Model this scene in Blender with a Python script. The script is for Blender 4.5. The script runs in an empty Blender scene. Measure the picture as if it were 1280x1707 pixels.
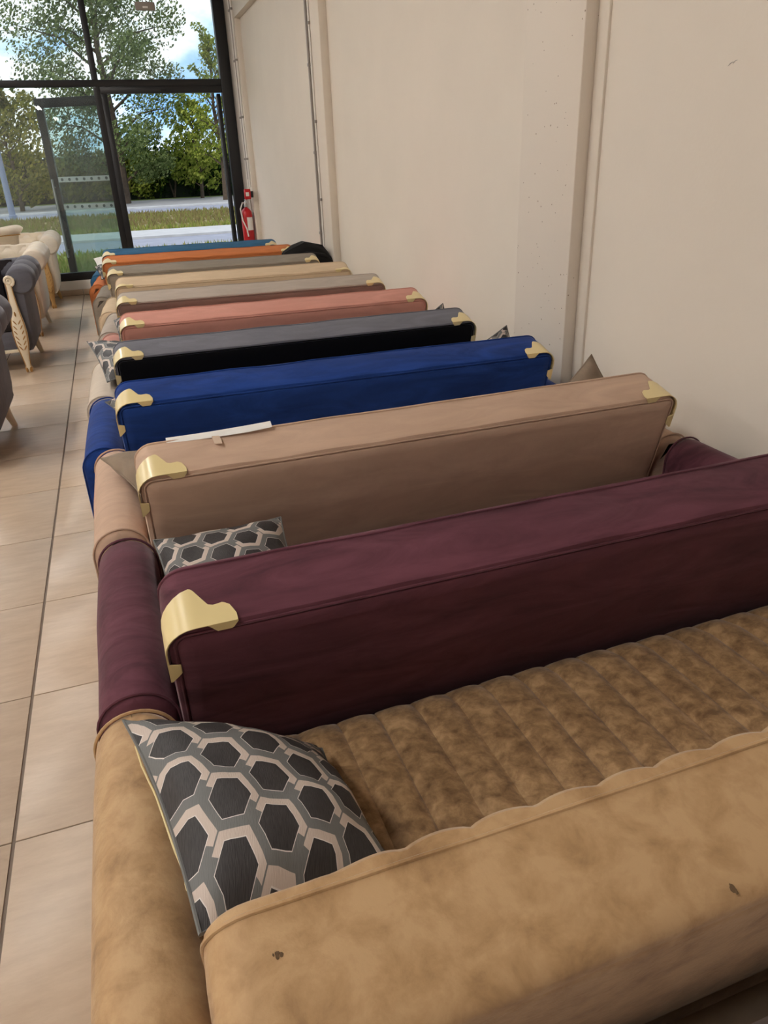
import bpy, math, random
from mathutils import Vector, Matrix, noise
random.seed(7)
S = bpy.context.scene
C = S.collection
PI = math.pi

# ------------------------------------------------------------------ camera
cam = bpy.data.cameras.new('camera'); co = bpy.data.objects.new('camera', cam); C.objects.link(co)
cam.sensor_fit = 'VERTICAL'; cam.sensor_height = 36; cam.lens = 1216.8 / 1707 * 36
cam.clip_start = 0.02; cam.clip_end = 400
_r = Vector((0.94229, -0.33268, -0.03751)); _u = Vector((0.17625, 0.39769, 0.90043)); _b = Vector((-0.28464, -0.85508, 0.43337))
m4 = Matrix((( _r.x, _u.x, _b.x, 0.5015), (_r.y, _u.y, _b.y, -1.5489), (_r.z, _u.z, _b.z, 1.5082), (0, 0, 0, 1)))
co.matrix_world = m4
S.camera = co
# ------------------------------------------------------------------ view, sky, sun
S.view_settings.view_transform = 'Standard'; S.view_settings.look = 'None'
S.view_settings.exposure = 0.0; S.view_settings.gamma = 1.0; S.view_settings.use_curve_mapping = False
SKY_STRENGTH = 1.9
SUN_ENERGY = 2.0
TUBE_STRENGTH = 96.0

def lin(c):
    return tuple(((x / 255) / 12.92 if x / 255 <= 0.04045 else (((x / 255) + 0.055) / 1.055) ** 2.4) for x in c) + (1.0,)

W = bpy.data.worlds.new('sky'); S.world = W; W.use_nodes = True
nt = W.node_tree; nt.nodes.clear()
def N(t, ty, **kw):
    n = t.nodes.new(ty)
    for k, v in kw.items():
        setattr(n, k, v)
    return n
out = N(nt, 'ShaderNodeOutputWorld'); bg = N(nt, 'ShaderNodeBackground'); bg.inputs['Strength'].default_value = SKY_STRENGTH
tc = N(nt, 'ShaderNodeTexCoord'); mp = N(nt, 'ShaderNodeMapping'); mp.inputs['Scale'].default_value = (1, 1, 2.2)
mp.inputs['Location'].default_value = (0.62, 0.3, 0.15)
n1 = N(nt, 'ShaderNodeTexNoise'); n1.inputs['Scale'].default_value = 5.2; n1.inputs['Detail'].default_value = 6; n1.inputs['Roughness'].default_value = 0.55
cr = N(nt, 'ShaderNodeValToRGB')
cr.color_ramp.elements[0].position = 0.32; cr.color_ramp.elements[0].color = (0.20, 0.40, 0.74, 1)
cr.color_ramp.elements[1].position = 0.49; cr.color_ramp.elements[1].color = (0.84, 0.86, 0.89, 1)
e = cr.color_ramp.elements.new(0.40); e.color = (0.40, 0.58, 0.82, 1)
nt.links.new(tc.outputs['Generated'], mp.inputs['Vector']); nt.links.new(mp.outputs[0], n1.inputs['Vector'])
nt.links.new(n1.outputs['Fac'], cr.inputs[0]); nt.links.new(cr.outputs[0], bg.inputs['Color']); nt.links.new(bg.outputs[0], out.inputs[0])

sl = bpy.data.lights.new('sun', 'SUN'); sl.energy = SUN_ENERGY; sl.angle = math.radians(1.5); sl.color = (1, 0.93, 0.8)
so = bpy.data.objects.new('sun', sl); C.objects.link(so); so.location = (-20, -20, 30)
so.rotation_euler = Vector((0.62, 0.62, -0.62)).to_track_quat('-Z', 'Y').to_euler()

# ------------------------------------------------------------------ helpers
def tag(o, label=None, cat=None, group=None, kind=None):
    if label: o['label'] = label
    if cat: o['category'] = cat
    if group: o['group'] = group
    if kind: o['kind'] = kind
    return o
def empty(name, loc=(0, 0, 0), rz=0, **kw):
    o = bpy.data.objects.new(name, None); C.objects.link(o); o.location = loc; o.rotation_euler = (0, 0, rz)
    o.empty_display_size = 0.1
    return tag(o, **kw)
class MB:
    def __init__(s): s.v = []; s.f = []; s.uv = {}
    def add(s, vs, fs):
        b = len(s.v); s.v += [tuple(x) for x in vs]; s.f += [tuple(i + b for i in f) for f in fs]; return b
    def box(s, x0, x1, y0, y1, z0, z1, bev=0.0):
        if bev <= 0:
            s.add([(x0, y0, z0), (x1, y0, z0), (x1, y1, z0), (x0, y1, z0), (x0, y0, z1), (x1, y0, z1), (x1, y1, z1), (x0, y1, z1)],
                  [(0, 3, 2, 1), (4, 5, 6, 7), (0, 1, 5, 4), (1, 2, 6, 5), (2, 3, 7, 6), (3, 0, 4, 7)]); return
        b = min(bev, (x1 - x0) / 2.01, (y1 - y0) / 2.01, (z1 - z0) / 2.01)
        rings = []
        for z, i in ((z0, b), (z0 + b * .3, b * .3), (z0 + b, 0), (z1 - b, 0), (z1 - b * .3, b * .3), (z1, b)):
            X0, X1, Y0, Y1 = x0 + i, x1 - i, y0 + i, y1 - i
            k = b
            pts = []
            for cx, cy, a0 in ((X1 - k, Y0 + k, -90), (X1 - k, Y1 - k, 0), (X0 + k, Y1 - k, 90), (X0 + k, Y0 + k, 180)):
                for a in (0, 45, 90):
                    t = math.radians(a0 + a); pts.append((cx + k * math.cos(t), cy + k * math.sin(t), z))
            rings.append(pts)
        s.loft(rings, True, True)
    def loft(s, rings, cap0=False, cap1=False, closed=True):
        n = len(rings[0]); b = len(s.v)
        for r in rings: s.v += [tuple(p) for p in r]
        for i in range(len(rings) - 1):
            for j in range(n if closed else n - 1):
                k = (j + 1) % n
                s.f.append((b + i * n + j, b + i * n + k, b + (i + 1) * n + k, b + (i + 1) * n + j))
        if cap0: s.f.append(tuple(b + j for j in range(n - 1, -1, -1)))
        if cap1: s.f.append(tuple(b + (len(rings) - 1) * n + j for j in range(n)))
        return b
    def tube(s, pts, r, n=8, closed=False, caps=True):
        pts = [Vector(p) for p in pts]; R = r if isinstance(r, (list, tuple)) else [r] * len(pts)
        rings = []; up = None
        m = len(pts)
        for i, p in enumerate(pts):
            if closed: d = pts[(i + 1) % m] - pts[i - 1]
            else: d = pts[min(i + 1, m - 1)] - pts[max(i - 1, 0)]
            if d.length < 1e-9: d = Vector((0, 0, 1))
            d.normalize()
            if up is None:
                up = Vector((0, 0, 1)) if abs(d.z) < .9 else Vector((1, 0, 0))
            a = d.cross(up)
            if a.length < 1e-6: a = d.orthogonal()
            a.normalize(); up = a.cross(d).normalized()
            rings.append([p + (a * math.cos(2 * PI * k / n) + up * math.sin(2 * PI * k / n)) * R[i] for k in range(n)])
        if closed: rings.append(rings[0])
        s.loft(rings, caps and not closed, caps and not closed)
    def lathe(s, prof, cx=0, cy=0, n=20):
        rings = [[(cx + r * math.cos(2 * PI * k / n), cy + r * math.sin(2 * PI * k / n), z) for k in range(n)] for r, z in prof]
        s.loft(rings, True, True)
    def ell(s, c, r, n=10, m=6, M=None):
        rings = []
        for i in range(m + 1):
            th = PI * i / m; rr = max(math.sin(th), .02)
            ring = []
            for k in range(n):
                p = Vector((r[0] * rr * math.cos(2 * PI * k / n), r[1] * rr * math.sin(2 * PI * k / n), -r[2] * math.cos(th)))
                if M: p = M @ p
                ring.append(Vector(c) + p)
            rings.append(ring)
        s.loft(rings, True, True)
    def build(s, name, mat, parent=None, smooth=True, ang=40, uv=None):
        me = bpy.data.meshes.new(name); me.from_pydata(s.v, [], s.f); me.update()
        if uv:
            l = me.uv_layers.new(name='uv')
            for lp in me.loops: l.data[lp.index].uv = uv[lp.vertex_index]
        if smooth:
            me.polygons.foreach_set('use_smooth', [True] * len(me.polygons))
            me.set_sharp_from_angle(angle=math.radians(ang))
        me.materials.append(mat)
        o = bpy.data.objects.new(name, me); C.objects.link(o)
        if parent: o.parent = parent
        return o
def boxo(name, mat, parent, x0, x1, y0, y1, z0, z1, bev=0.0):
    b = MB(); b.box(x0, x1, y0, y1, z0, z1, bev); return b.build(name, mat, parent)
def struct(o, label):
    return tag(o, label, None, None, 'structure')

# ------------------------------------------------------------------ materials
def mat(name):
    m = bpy.data.materials.new(name); m.use_nodes = True
    t = m.node_tree; p = t.nodes['Principled BSDF']; return m, t, p
def plain(name, rgb, rough=.6, metal=0, spec=.5, noise_amt=0.0, nscale=20, bump=0.0, bscale=200, sheen=0.0):
    m, t, p = mat(name)
    c = lin(rgb); p.inputs['Base Color'].default_value = c; p.inputs['Roughness'].default_value = rough
    p.inputs['Metallic'].default_value = metal; p.inputs['Specular IOR Level'].default_value = spec
    if sheen: p.inputs['Sheen Weight'].default_value = sheen; p.inputs['Sheen Roughness'].default_value = .4
    co_ = N(t, 'ShaderNodeTexCoord')
    if noise_amt:
        nz = N(t, 'ShaderNodeTexNoise'); nz.inputs['Scale'].default_value = nscale; nz.inputs['Detail'].default_value = 5
        t.links.new(co_.outputs['Object'], nz.inputs['Vector'])
        r = N(t, 'ShaderNodeValToRGB')
        r.color_ramp.elements[0].position = .3; r.color_ramp.elements[1].position = .7
        r.color_ramp.elements[0].color = tuple(x * (1 - noise_amt) for x in c[:3]) + (1,)
        r.color_ramp.elements[1].color = tuple(min(1, x * (1 + noise_amt)) for x in c[:3]) + (1,)
        t.links.new(nz.outputs['Fac'], r.inputs[0]); t.links.new(r.outputs[0], p.inputs['Base Color'])
    if bump:
        nb = N(t, 'ShaderNodeTexNoise'); nb.inputs['Scale'].default_value = bscale; nb.inputs['Detail'].default_value = 3
        t.links.new(co_.outputs['Object'], nb.inputs['Vector'])
        bm = N(t, 'ShaderNodeBump'); bm.inputs['Strength'].default_value = bump; bm.inputs['Distance'].default_value = .004
        t.links.new(nb.outputs['Fac'], bm.inputs['Height']); t.links.new(bm.outputs[0], p.inputs['Normal'])
    return m
def velvet(name, rgb, amt=.18, sheen=.5, stretch=(3, 12, 12), tint=None):
    """short pile fabric: brushed streaks of nap, a soft sheen and slight creases"""
    m, t, p = mat(name); c = lin(rgb)
    p.inputs['Roughness'].default_value = .85; p.inputs['Specular IOR Level'].default_value = .15
    p.inputs['Sheen Weight'].default_value = sheen; p.inputs['Sheen Roughness'].default_value = .35
    p.inputs['Sheen Tint'].default_value = tuple(min(1, .35 + x * 1.2) for x in c[:3]) + (1,)
    tc = N(t, 'ShaderNodeTexCoord'); mp = N(t, 'ShaderNodeMapping'); mp.inputs['Scale'].default_value = stretch
    nz = N(t, 'ShaderNodeTexNoise'); nz.inputs['Scale'].default_value = 1.0; nz.inputs['Detail'].default_value = 6; nz.inputs['Roughness'].default_value = .6
    nz.inputs['Distortion'].default_value = 1.2
    t.links.new(tc.outputs['Object'], mp.inputs[0]); t.links.new(mp.outputs[0], nz.inputs['Vector'])
    r = N(t, 'ShaderNodeValToRGB'); r.color_ramp.elements[0].position = .32; r.color_ramp.elements[1].position = .68
    r.color_ramp.elements[0].color = tuple(x * (1 - amt) for x in c[:3]) + (1,); r.color_ramp.elements[1].color = tuple(min(1, x * (1 + amt)) for x in c[:3]) + (1,)
    t.links.new(nz.outputs['Fac'], r.inputs[0]); t.links.new(r.outputs[0], p.inputs['Base Color'])
    nf = N(t, 'ShaderNodeTexNoise'); nf.inputs['Scale'].default_value = 500; t.links.new(tc.outputs['Object'], nf.inputs['Vector'])
    nw = N(t, 'ShaderNodeTexNoise'); nw.inputs['Scale'].default_value = 9; nw.inputs['Detail'].default_value = 3; t.links.new(tc.outputs['Object'], nw.inputs['Vector'])
    b1 = N(t, 'ShaderNodeBump'); b1.inputs['Strength'].default_value = .25; b1.inputs['Distance'].default_value = .02
    t.links.new(nw.outputs['Fac'], b1.inputs['Height'])
    b2 = N(t, 'ShaderNodeBump'); b2.inputs['Strength'].default_value = .15; b2.inputs['Distance'].default_value = .002
    t.links.new(nf.outputs['Fac'], b2.inputs['Height']); t.links.new(b1.outputs[0], b2.inputs['Normal']); t.links.new(b2.outputs[0], p.inputs['Normal'])
    return m
def suede(name, lo, mid, hi, scale=14, spots=True, rough=.62, pos=(.36, .5, .64)):
    m, t, p = mat(name)
    p.inputs['Roughness'].default_value = rough; p.inputs['Specular IOR Level'].default_value = .28
    p.inputs['Sheen Weight'].default_value = .25; p.inputs['Sheen Roughness'].default_value = .4
    tc = N(t, 'ShaderNodeTexCoord')
    nz = N(t, 'ShaderNodeTexNoise'); nz.inputs['Scale'].default_value = scale; nz.inputs['Detail'].default_value = 8; nz.inputs['Roughness'].default_value = .62; nz.inputs['Distortion'].default_value = .3
    t.links.new(tc.outputs['Object'], nz.inputs['Vector'])
    r = N(t, 'ShaderNodeValToRGB'); r.color_ramp.elements[0].position = pos[0]; r.color_ramp.elements[1].position = pos[2]
    r.color_ramp.elements[0].color = lin(lo); r.color_ramp.elements[1].color = lin(hi); e = r.color_ramp.elements.new(pos[1]); e.color = lin(mid)
    t.links.new(nz.outputs['Fac'], r.inputs[0]); t.links.new(r.outputs[0], p.inputs['Base Color'])
    nb = N(t, 'ShaderNodeTexNoise'); nb.inputs['Scale'].default_value = 120; nb.inputs['Detail'].default_value = 4; t.links.new(tc.outputs['Object'], nb.inputs['Vector'])
    b = N(t, 'ShaderNodeBump'); b.inputs['Strength'].default_value = .3; b.inputs['Distance'].default_value = .003
    t.links.new(nb.outputs['Fac'], b.inputs['Height']); t.links.new(b.outputs[0], p.inputs['Normal'])
    return m
def hexcloth(name, dark, band, light, line, period=.1, off=(0, 0)):
    """woven hexagon jacquard on the uv map (in metres)"""
    m, t, p = mat(name)
    p.inputs['Roughness'].default_value = .6; p.inputs['Specular IOR Level'].default_value = .35
    L = t.links
    def M(op, a, b=None, c=None):
        n = N(t, 'ShaderNodeMath', operation=op)
        for i, x in enumerate((a, b, c)):
            if x is None: continue
            if isinstance(x, (int, float)): n.inputs[i].default_value = x
            else: L.new(x, n.inputs[i])
        return n.outputs[0]
    uv = N(t, 'ShaderNodeUVMap'); sp = N(t, 'ShaderNodeSeparateXYZ'); L.new(uv.outputs[0], sp.inputs[0])
    x = M('MULTIPLY_ADD', sp.outputs[0], 1 / period, 20 + off[0]); y = M('MULTIPLY_ADD', sp.outputs[1], 1 / period, 20 + off[1])
    q3 = math.sqrt(3)
    ax = M('SUBTRACT', M('MODULO', x, 1.0), .5); ay = M('SUBTRACT', M('MODULO', y, q3), q3 / 2)
    bx = M('SUBTRACT', M('MODULO', M('ADD', x, .5), 1.0), .5); by = M('SUBTRACT', M('MODULO', M('ADD', y, q3 / 2), q3), q3 / 2)
    da = M('ADD', M('MULTIPLY', ax, ax), M('MULTIPLY', ay, ay)); db = M('ADD', M('MULTIPLY', bx, bx), M('MULTIPLY', by, by))
    s = M('LESS_THAN', da, db)
    def mixf(a, b): return M('ADD', M('MULTIPLY', a, s), M('MULTIPLY', b, M('SUBTRACT', 1.0, s)))
    gx = mixf(ax, bx); gy = mixf(ay, by)
    d = M('MAXIMUM', M('ABSOLUTE', gx), M('ADD', M('MULTIPLY', M('ABSOLUTE', gx), .5), M('MULTIPLY', M('ABSOLUTE', gy), q3 / 2)))
    inside = M('LESS_THAN', d, .345)
    line_ = M('MULTIPLY', M('GREATER_THAN', d, .345), M('LESS_THAN', d, .358))
    # cream side of the band: towards the upper left of every hexagon
    side = M('GREATER_THAN', M('ADD', M('MULTIPLY', gx, -.92), M('MULTIPLY', gy, .40)), .04)
    lightm = M('MULTIPLY', side, M('MULTIPLY', M('GREATER_THAN', d, .345), M('LESS_THAN', d, .485)))
    wv = N(t, 'ShaderNodeTexNoise'); mp = N(t, 'ShaderNodeMapping'); mp.inputs['Scale'].default_value = (60, 500, 1); L.new(uv.outputs[0], mp.inputs[0]); L.new(mp.outputs[0], wv.inputs['Vector']); wv.inputs['Scale'].default_value = 1
    def mix(f, a, b):
        n = N(t, 'ShaderNodeMix', data_type='RGBA')
        if isinstance(f, float): n.inputs[0].default_value = f
        else: L.new(f, n.inputs[0])
        for i, c in ((6, a), (7, b)):
            if isinstance(c, tuple): n.inputs[i].default_value = c
            else: L.new(c, n.inputs[i])
        return n.outputs[2]
    dk = lin(dark); dc = mix(wv.outputs['Fac'], tuple(v * .35 for v in dk[:3]) + (1,), tuple(v * 2.1 for v in dk[:3]) + (1,))
    c = mix(lightm, lin(band), lin(light)); c = mix(line_, c, lin(line)); c = mix(inside, c, dc)
    L.new(c, p.inputs['Base Color'])
    b = N(t, 'ShaderNodeBump'); b.inputs['Strength'].default_value = .35; b.inputs['Distance'].default_value = .002
    L.new(M('ADD', M('MULTIPLY', inside, -1.0), wv.outputs['Fac']), b.inputs['Height']); L.new(b.outputs[0], p.inputs['Normal'])
    return m
def glass(name, tint=(0.93, 0.96, 0.95), haze=.03):
    m, t, p = mat(name); t.nodes.remove(p); o = t.nodes['Material Output']
    tr = N(t, 'ShaderNodeBsdfTransparent'); tr.inputs[0].default_value = tint + (1,)
    gl = N(t, 'ShaderNodeBsdfGlossy'); gl.inputs['Roughness'].default_value = 0.0
    df = N(t, 'ShaderNodeBsdfDiffuse'); df.inputs[0].default_value = (.75, .8, .8, 1)
    fr = N(t, 'ShaderNodeFresnel'); fr.inputs[0].default_value = 1.5
    mx = N(t, 'ShaderNodeMixShader'); t.links.new(fr.outputs[0], mx.inputs[0]); t.links.new(tr.outputs[0], mx.inputs[1]); t.links.new(gl.outputs[0], mx.inputs[2])
    m2 = N(t, 'ShaderNodeMixShader'); 
    tc = N(t, 'ShaderNodeTexCoord'); nz = N(t, 'ShaderNodeTexNoise'); nz.inputs['Scale'].default_value = 3; nz.inputs['Detail'].default_value = 5
    t.links.new(tc.outputs['Object'], nz.inputs['Vector'])
    mm = N(t, 'ShaderNodeMath', operation='MULTIPLY'); mm.inputs[1].default_value = haze * 2; t.links.new(nz.outputs['Fac'], mm.inputs[0])
    t.links.new(mm.outputs[0], m2.inputs[0]); t.links.new(mx.outputs[0], m2.inputs[1]); t.links.new(df.outputs[0], m2.inputs[2])
    t.links.new(m2.outputs[0], o.inputs[0]); return m
def emit(name, rgb, st):
    m, t, p = mat(name); p.inputs['Base Color'].default_value = (.9, .9, .9, 1)
    p.inputs['Emission Color'].default_value = lin(rgb); p.inputs['Emission Strength'].default_value = st; return m
def leafmat(name, a, b, c):
    m, t, p = mat(name); t.nodes.remove(p); o = t.nodes['Material Output']
    g = N(t, 'ShaderNodeNewGeometry'); r = N(t, 'ShaderNodeValToRGB')
    r.color_ramp.elements[0].color = lin(a); r.color_ramp.elements[1].color = lin(c); e = r.color_ramp.elements.new(.5); e.color = lin(b)
    t.links.new(g.outputs['Random Per Island'], r.inputs[0])
    d = N(t, 'ShaderNodeBsdfDiffuse'); tl = N(t, 'ShaderNodeBsdfTranslucent'); mx = N(t, 'ShaderNodeMixShader'); mx.inputs[0].default_value = .4
    t.links.new(r.outputs[0], d.inputs[0]); t.links.new(r.outputs[0], tl.inputs[0])
    t.links.new(d.outputs[0], mx.inputs[1]); t.links.new(tl.outputs[0], mx.inputs[2]); t.links.new(mx.outputs[0], o.inputs[0]); return m
def tilemat():
    m, t, p = mat('floor tile'); p.inputs['Specular IOR Level'].default_value = .5
    tc = N(t, 'ShaderNodeTexCoord'); oi = N(t, 'ShaderNodeObjectInfo'); ad = N(t, 'ShaderNodeVectorMath', operation='ADD')
    cb = N(t, 'ShaderNodeCombineXYZ'); ml = N(t, 'ShaderNodeMath', operation='MULTIPLY'); ml.inputs[1].default_value = 37
    t.links.new(oi.outputs['Random'], ml.inputs[0]); t.links.new(ml.outputs[0], cb.inputs[0]); t.links.new(ml.outputs[0], cb.inputs[2])
    t.links.new(tc.outputs['Object'], ad.inputs[0]); t.links.new(cb.outputs[0], ad.inputs[1])
    mp = N(t, 'ShaderNodeMapping'); mp.inputs['Scale'].default_value = (6, 22, 6); t.links.new(ad.outputs[0], mp.inputs[0])
    nz = N(t, 'ShaderNodeTexNoise'); nz.inputs['Scale'].default_value = 1; nz.inputs['Detail'].default_value = 8; nz.inputs['Roughness'].default_value = .65
    t.links.new(mp.outputs[0], nz.inputs['Vector'])
    r = N(t, 'ShaderNodeValToRGB'); r.color_ramp.elements[0].position = .25; r.color_ramp.elements[1].position = .75
    r.color_ramp.elements[0].color = lin((180, 157, 134)); r.color_ramp.elements[1].color = lin((203, 181, 157))
    t.links.new(nz.outputs['Fac'], r.inputs[0]); t.links.new(r.outputs[0], p.inputs['Base Color'])
    rr = N(t, 'ShaderNodeMapRange'); rr.inputs[3].default_value = .30; rr.inputs[4].default_value = .44; t.links.new(nz.outputs['Fac'], rr.inputs[0]); t.links.new(rr.outputs[0], p.inputs['Roughness'])
    b = N(t, 'ShaderNodeBump'); b.inputs['Strength'].default_value = .08; b.inputs['Distance'].default_value = .002; t.links.new(nz.outputs['Fac'], b.inputs['Height']); t.links.new(b.outputs[0], p.inputs['Normal'])
    return m
def speckwall(name, rgb):
    """painted concrete with small air holes"""
    m, t, p = mat(name); p.inputs['Roughness'].default_value = .75
    tc = N(t, 'ShaderNodeTexCoord'); v = N(t, 'ShaderNodeTexVoronoi'); v.inputs['Scale'].default_value = 34; t.links.new(tc.outputs['Object'], v.inputs['Vector'])
    n = N(t, 'ShaderNodeTexNoise'); n.inputs['Scale'].default_value = 5; t.links.new(tc.outputs['Object'], n.inputs['Vector'])
    a = N(t, 'ShaderNodeMath', operation='MULTIPLY'); a.inputs[1].default_value = .205; t.links.new(n.outputs['Fac'], a.inputs[0])
    l = N(t, 'ShaderNodeMath', operation='LESS_THAN'); t.links.new(v.outputs['Distance'], l.inputs[0]); t.links.new(a.outputs[0], l.inputs[1])
    wn = N(t, 'ShaderNodeMath', operation='GREATER_THAN'); wn.inputs[1].default_value = .62
    sx = N(t, 'ShaderNodeSeparateColor'); t.links.new(v.outputs['Color'], sx.inputs[0]); t.links.new(sx.outputs[0], wn.inputs[0])
    ml = N(t, 'ShaderNodeMath', operation='MULTIPLY'); t.links.new(l.outputs[0], ml.inputs[0]); t.links.new(wn.outputs[0], ml.inputs[1])
    mx = N(t, 'ShaderNodeMix', data_type='RGBA'); mx.inputs[6].default_value = lin(rgb); mx.inputs[7].default_value = lin((150, 130, 112)); t.links.new(ml.outputs[0], mx.inputs[0])
    t.links.new(mx.outputs[2], p.inputs['Base Color']); return m

MW = plain('wall paint', (224, 214, 200), .8, noise_amt=.02, nscale=2.5, bump=.12, bscale=60)
MPIL = speckwall('painted concrete', (225, 214, 200))
MWHITE = plain('white plastic', (232, 228, 222), .5)
MGREYC = plain('grey conduit', (150, 142, 136), .5)
MCEIL = plain('ceiling grey deck', (96, 95, 94), .9)
MGROUT = plain('grout', (122, 108, 96), .9)
MTILE = tilemat()
MFRAME = plain('black aluminium', (22, 22, 25), .45, 0, .5)
MGLASS = glass('window glass', (.90, .94, .93), .045)
MDOORG = glass('door glass', (.78, .88, .84), .05)
MSTEEL = plain('brushed steel', (190, 190, 188), .35, .9)
MFROST = plain('frosted film', (240, 248, 246), .7)
MDOT = plain('film dot', (110, 125, 125), .7)
MGOLD = plain('glossy cream gold plastic', (226, 206, 152), .28, 0, .5)
MGOLDD = plain('old gold', (176, 132, 74), .4, .35, .5)
MCREAMW = plain('cream lacquered wood', (230, 218, 194), .4)
MLEG = plain('black plastic foot', (24, 22, 22), .5)
MRED = plain('red enamel', (186, 22, 30), .3)
MBLACK = plain('black rubber', (16, 16, 17), .55)
MPAPER = plain('white paper', (235, 232, 228), .7)
MTAPE = plain('clear tape', (214, 190, 168), .25)

# ------------------------------------------------------------------ the building
XW, YW = 2.50, 9.70           # inner face of the right wall, plane of the glazing
X0, Y0, ZC = -7.2, -26.0, 4.6
fl = struct(boxo('floor', MGROUT, None, X0, XW + .3, Y0, YW + .3, -.2, -.0035), 'beige tiled shop floor')
b = MB(); gx, gy = .0045, .0022
b.box(gx, .6 - gx, gy, .6 - gy, -.008, 0, 0.0012)
tile0 = b.build('tile', MTILE, fl, ang=30)
first = True
ROW = [(i, j) for j in range(-3, 16) for i in range(-4, 5)]
for i, j in ROW:
    o = tile0 if first else tile0.copy()
    if not first: C.objects.link(o); o.parent = fl
    first = False; o.location = (i * .6, j * .6, 0)
b = MB()
for j in range(-43, 16):
    for i in range(-12, 5):
        if (i, j) in set(): continue
        if -4 <= i < 5 and -3 <= j < 16: continue
        b.box(i * .6 + gx, i * .6 + .6 - gx, j * .6 + gy, j * .6 + .6 - gy, -.008, 0)
tag(b.build('outer_tiles', MTILE, fl, smooth=False), kind='stuff')
b = MB(); b.box(XW, XW + .3, Y0, YW + .3, -.2, ZC); struct(b.build('wall_right', MW), 'long cream painted right wall')
struct(boxo('wall_left', MW, None, X0 - .3, X0, Y0, YW + .3, -.2, ZC), 'cream left wall of the shop')
struct(boxo('wall_back', MW, None, X0 - .3, XW + .3, Y0 - .3, Y0, -.2, ZC), 'cream back wall of the shop')
struct(boxo('ceiling', MCEIL, None, X0 - .3, XW + .3, Y0 - .3, YW + .6, ZC, ZC + .25), 'grey shop ceiling')
# pilasters
for k, (ya, yb, la) in enumerate(((1.45, 1.93, 'pitted concrete pilaster on the right wall beside the blue sofa'), (5.42, 5.90, 'cream pilaster carrying a grey conduit, middle of the right wall'), (9.38, YW - .02, 'cream corner pilaster beside the window'))):
    struct(boxo('trim_%d' % (k + 1), MPIL if k == 0 else MW, None, XW - .07, XW + .01, ya, yb, -.003, ZC, .004), la)
struct(boxo('trim_4', MW, None, XW - .075, XW + .01, 5.9, 9.38, 3.19, 3.5, .004), 'cream beam high on the wall between the far pilasters')
struct(boxo('trim_5', MW, None, XW - .012, XW + .01, 1.375, 1.449, -.003, ZC, .003), 'narrow cover strip beside the pitted pilaster')
# scuffs on the near wall
def scuff(y, z, dy, dz, r, la):
    b = MB(); b.tube([(XW - .0005, y + dy * t, z + dz * t + .004 * math.sin(t * 3)) for t in (0, .3, .6, 1)], [r * .4, r, r * .8, r * .3], 6)
    return b.build('scuff', MGREYC)
for a, la in (((.70, 1.745, -.028, .008, .0014), 'longer of two grey scratches high on the near wall'), ((.68, 1.748, -.02, .009, .001), 'shorter of two grey scratches high on the near wall')):
    tag(scuff(*a, ''), la, 'scratch', 'scratches on the near wall')

# ------------------------------------------------------------------ glazed front
win = empty('window_1', (0, YW, 0)); struct(win, 'black framed glazed shopfront')
def wpart(name, m, x0, x1, z0, z1, y0=-.05, y1=.05, bev=.004, par=None):
    return boxo(name, m, par or win, x0, x1, y0, y1, z0, z1, bev)
MULL = [.645, -1.05, -2.75, -4.45, -6.15]
XR0, XR1 = 2.215, 2.36
for x in MULL: wpart('mullion', MFRAME, x - .038, x + .038, .29, ZC)
wpart('jamb', MFRAME, XR0, XR1, 0, ZC, -.06, .06)
wpart('corner_infill', MWHITE, XR1, XW, 0, ZC, -.03, .05)
wpart('transom', MFRAME, X0, XR0, 2.485, 2.56, -.052, .052)
wpart('door_head', MFRAME, .683, XR0, 2.405, 2.485, -.045, .045)
wpart('door_jamb', MFRAME, .683, .76, 0, 2.405, -.045, .045)
wpart('bottom_rail', MFRAME, X0, .683, .19, .29, -.052, .052)
wpart('head_rail', MFRAME, X0, XW, ZC - .1, ZC, -.05, .05)
xs = [XR0] + MULL + [X0]
for i in range(len(xs) - 1):
    a, c = xs[i + 1] + .038, xs[i] - (.038 if i else 0)
    if i == len(xs) - 2: a = X0
    wpart('pane', MGLASS, a, c, 2.56, ZC - .1, -.006, .006, 0)
    if i: wpart('pane', MGLASS, a, c, .29, 2.485, -.006, .006, 0)
up = struct(boxo('trim_6', MWHITE, None, X0, .68, YW - .05, YW + .1, -.01, .19, .006), 'pale plinth under the glazing')
sk = empty('baseboard_front', (0, 0, 0)); struct(sk, 'row of beige skirting tiles under the window')
for i in range(-12, 1):
    boxo('tile', MTILE, sk, i * .6 + gx, i * .6 + (.6 - gx if i < 0 else .6), YW - .085, YW - .051, 0, .072, .003)

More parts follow.
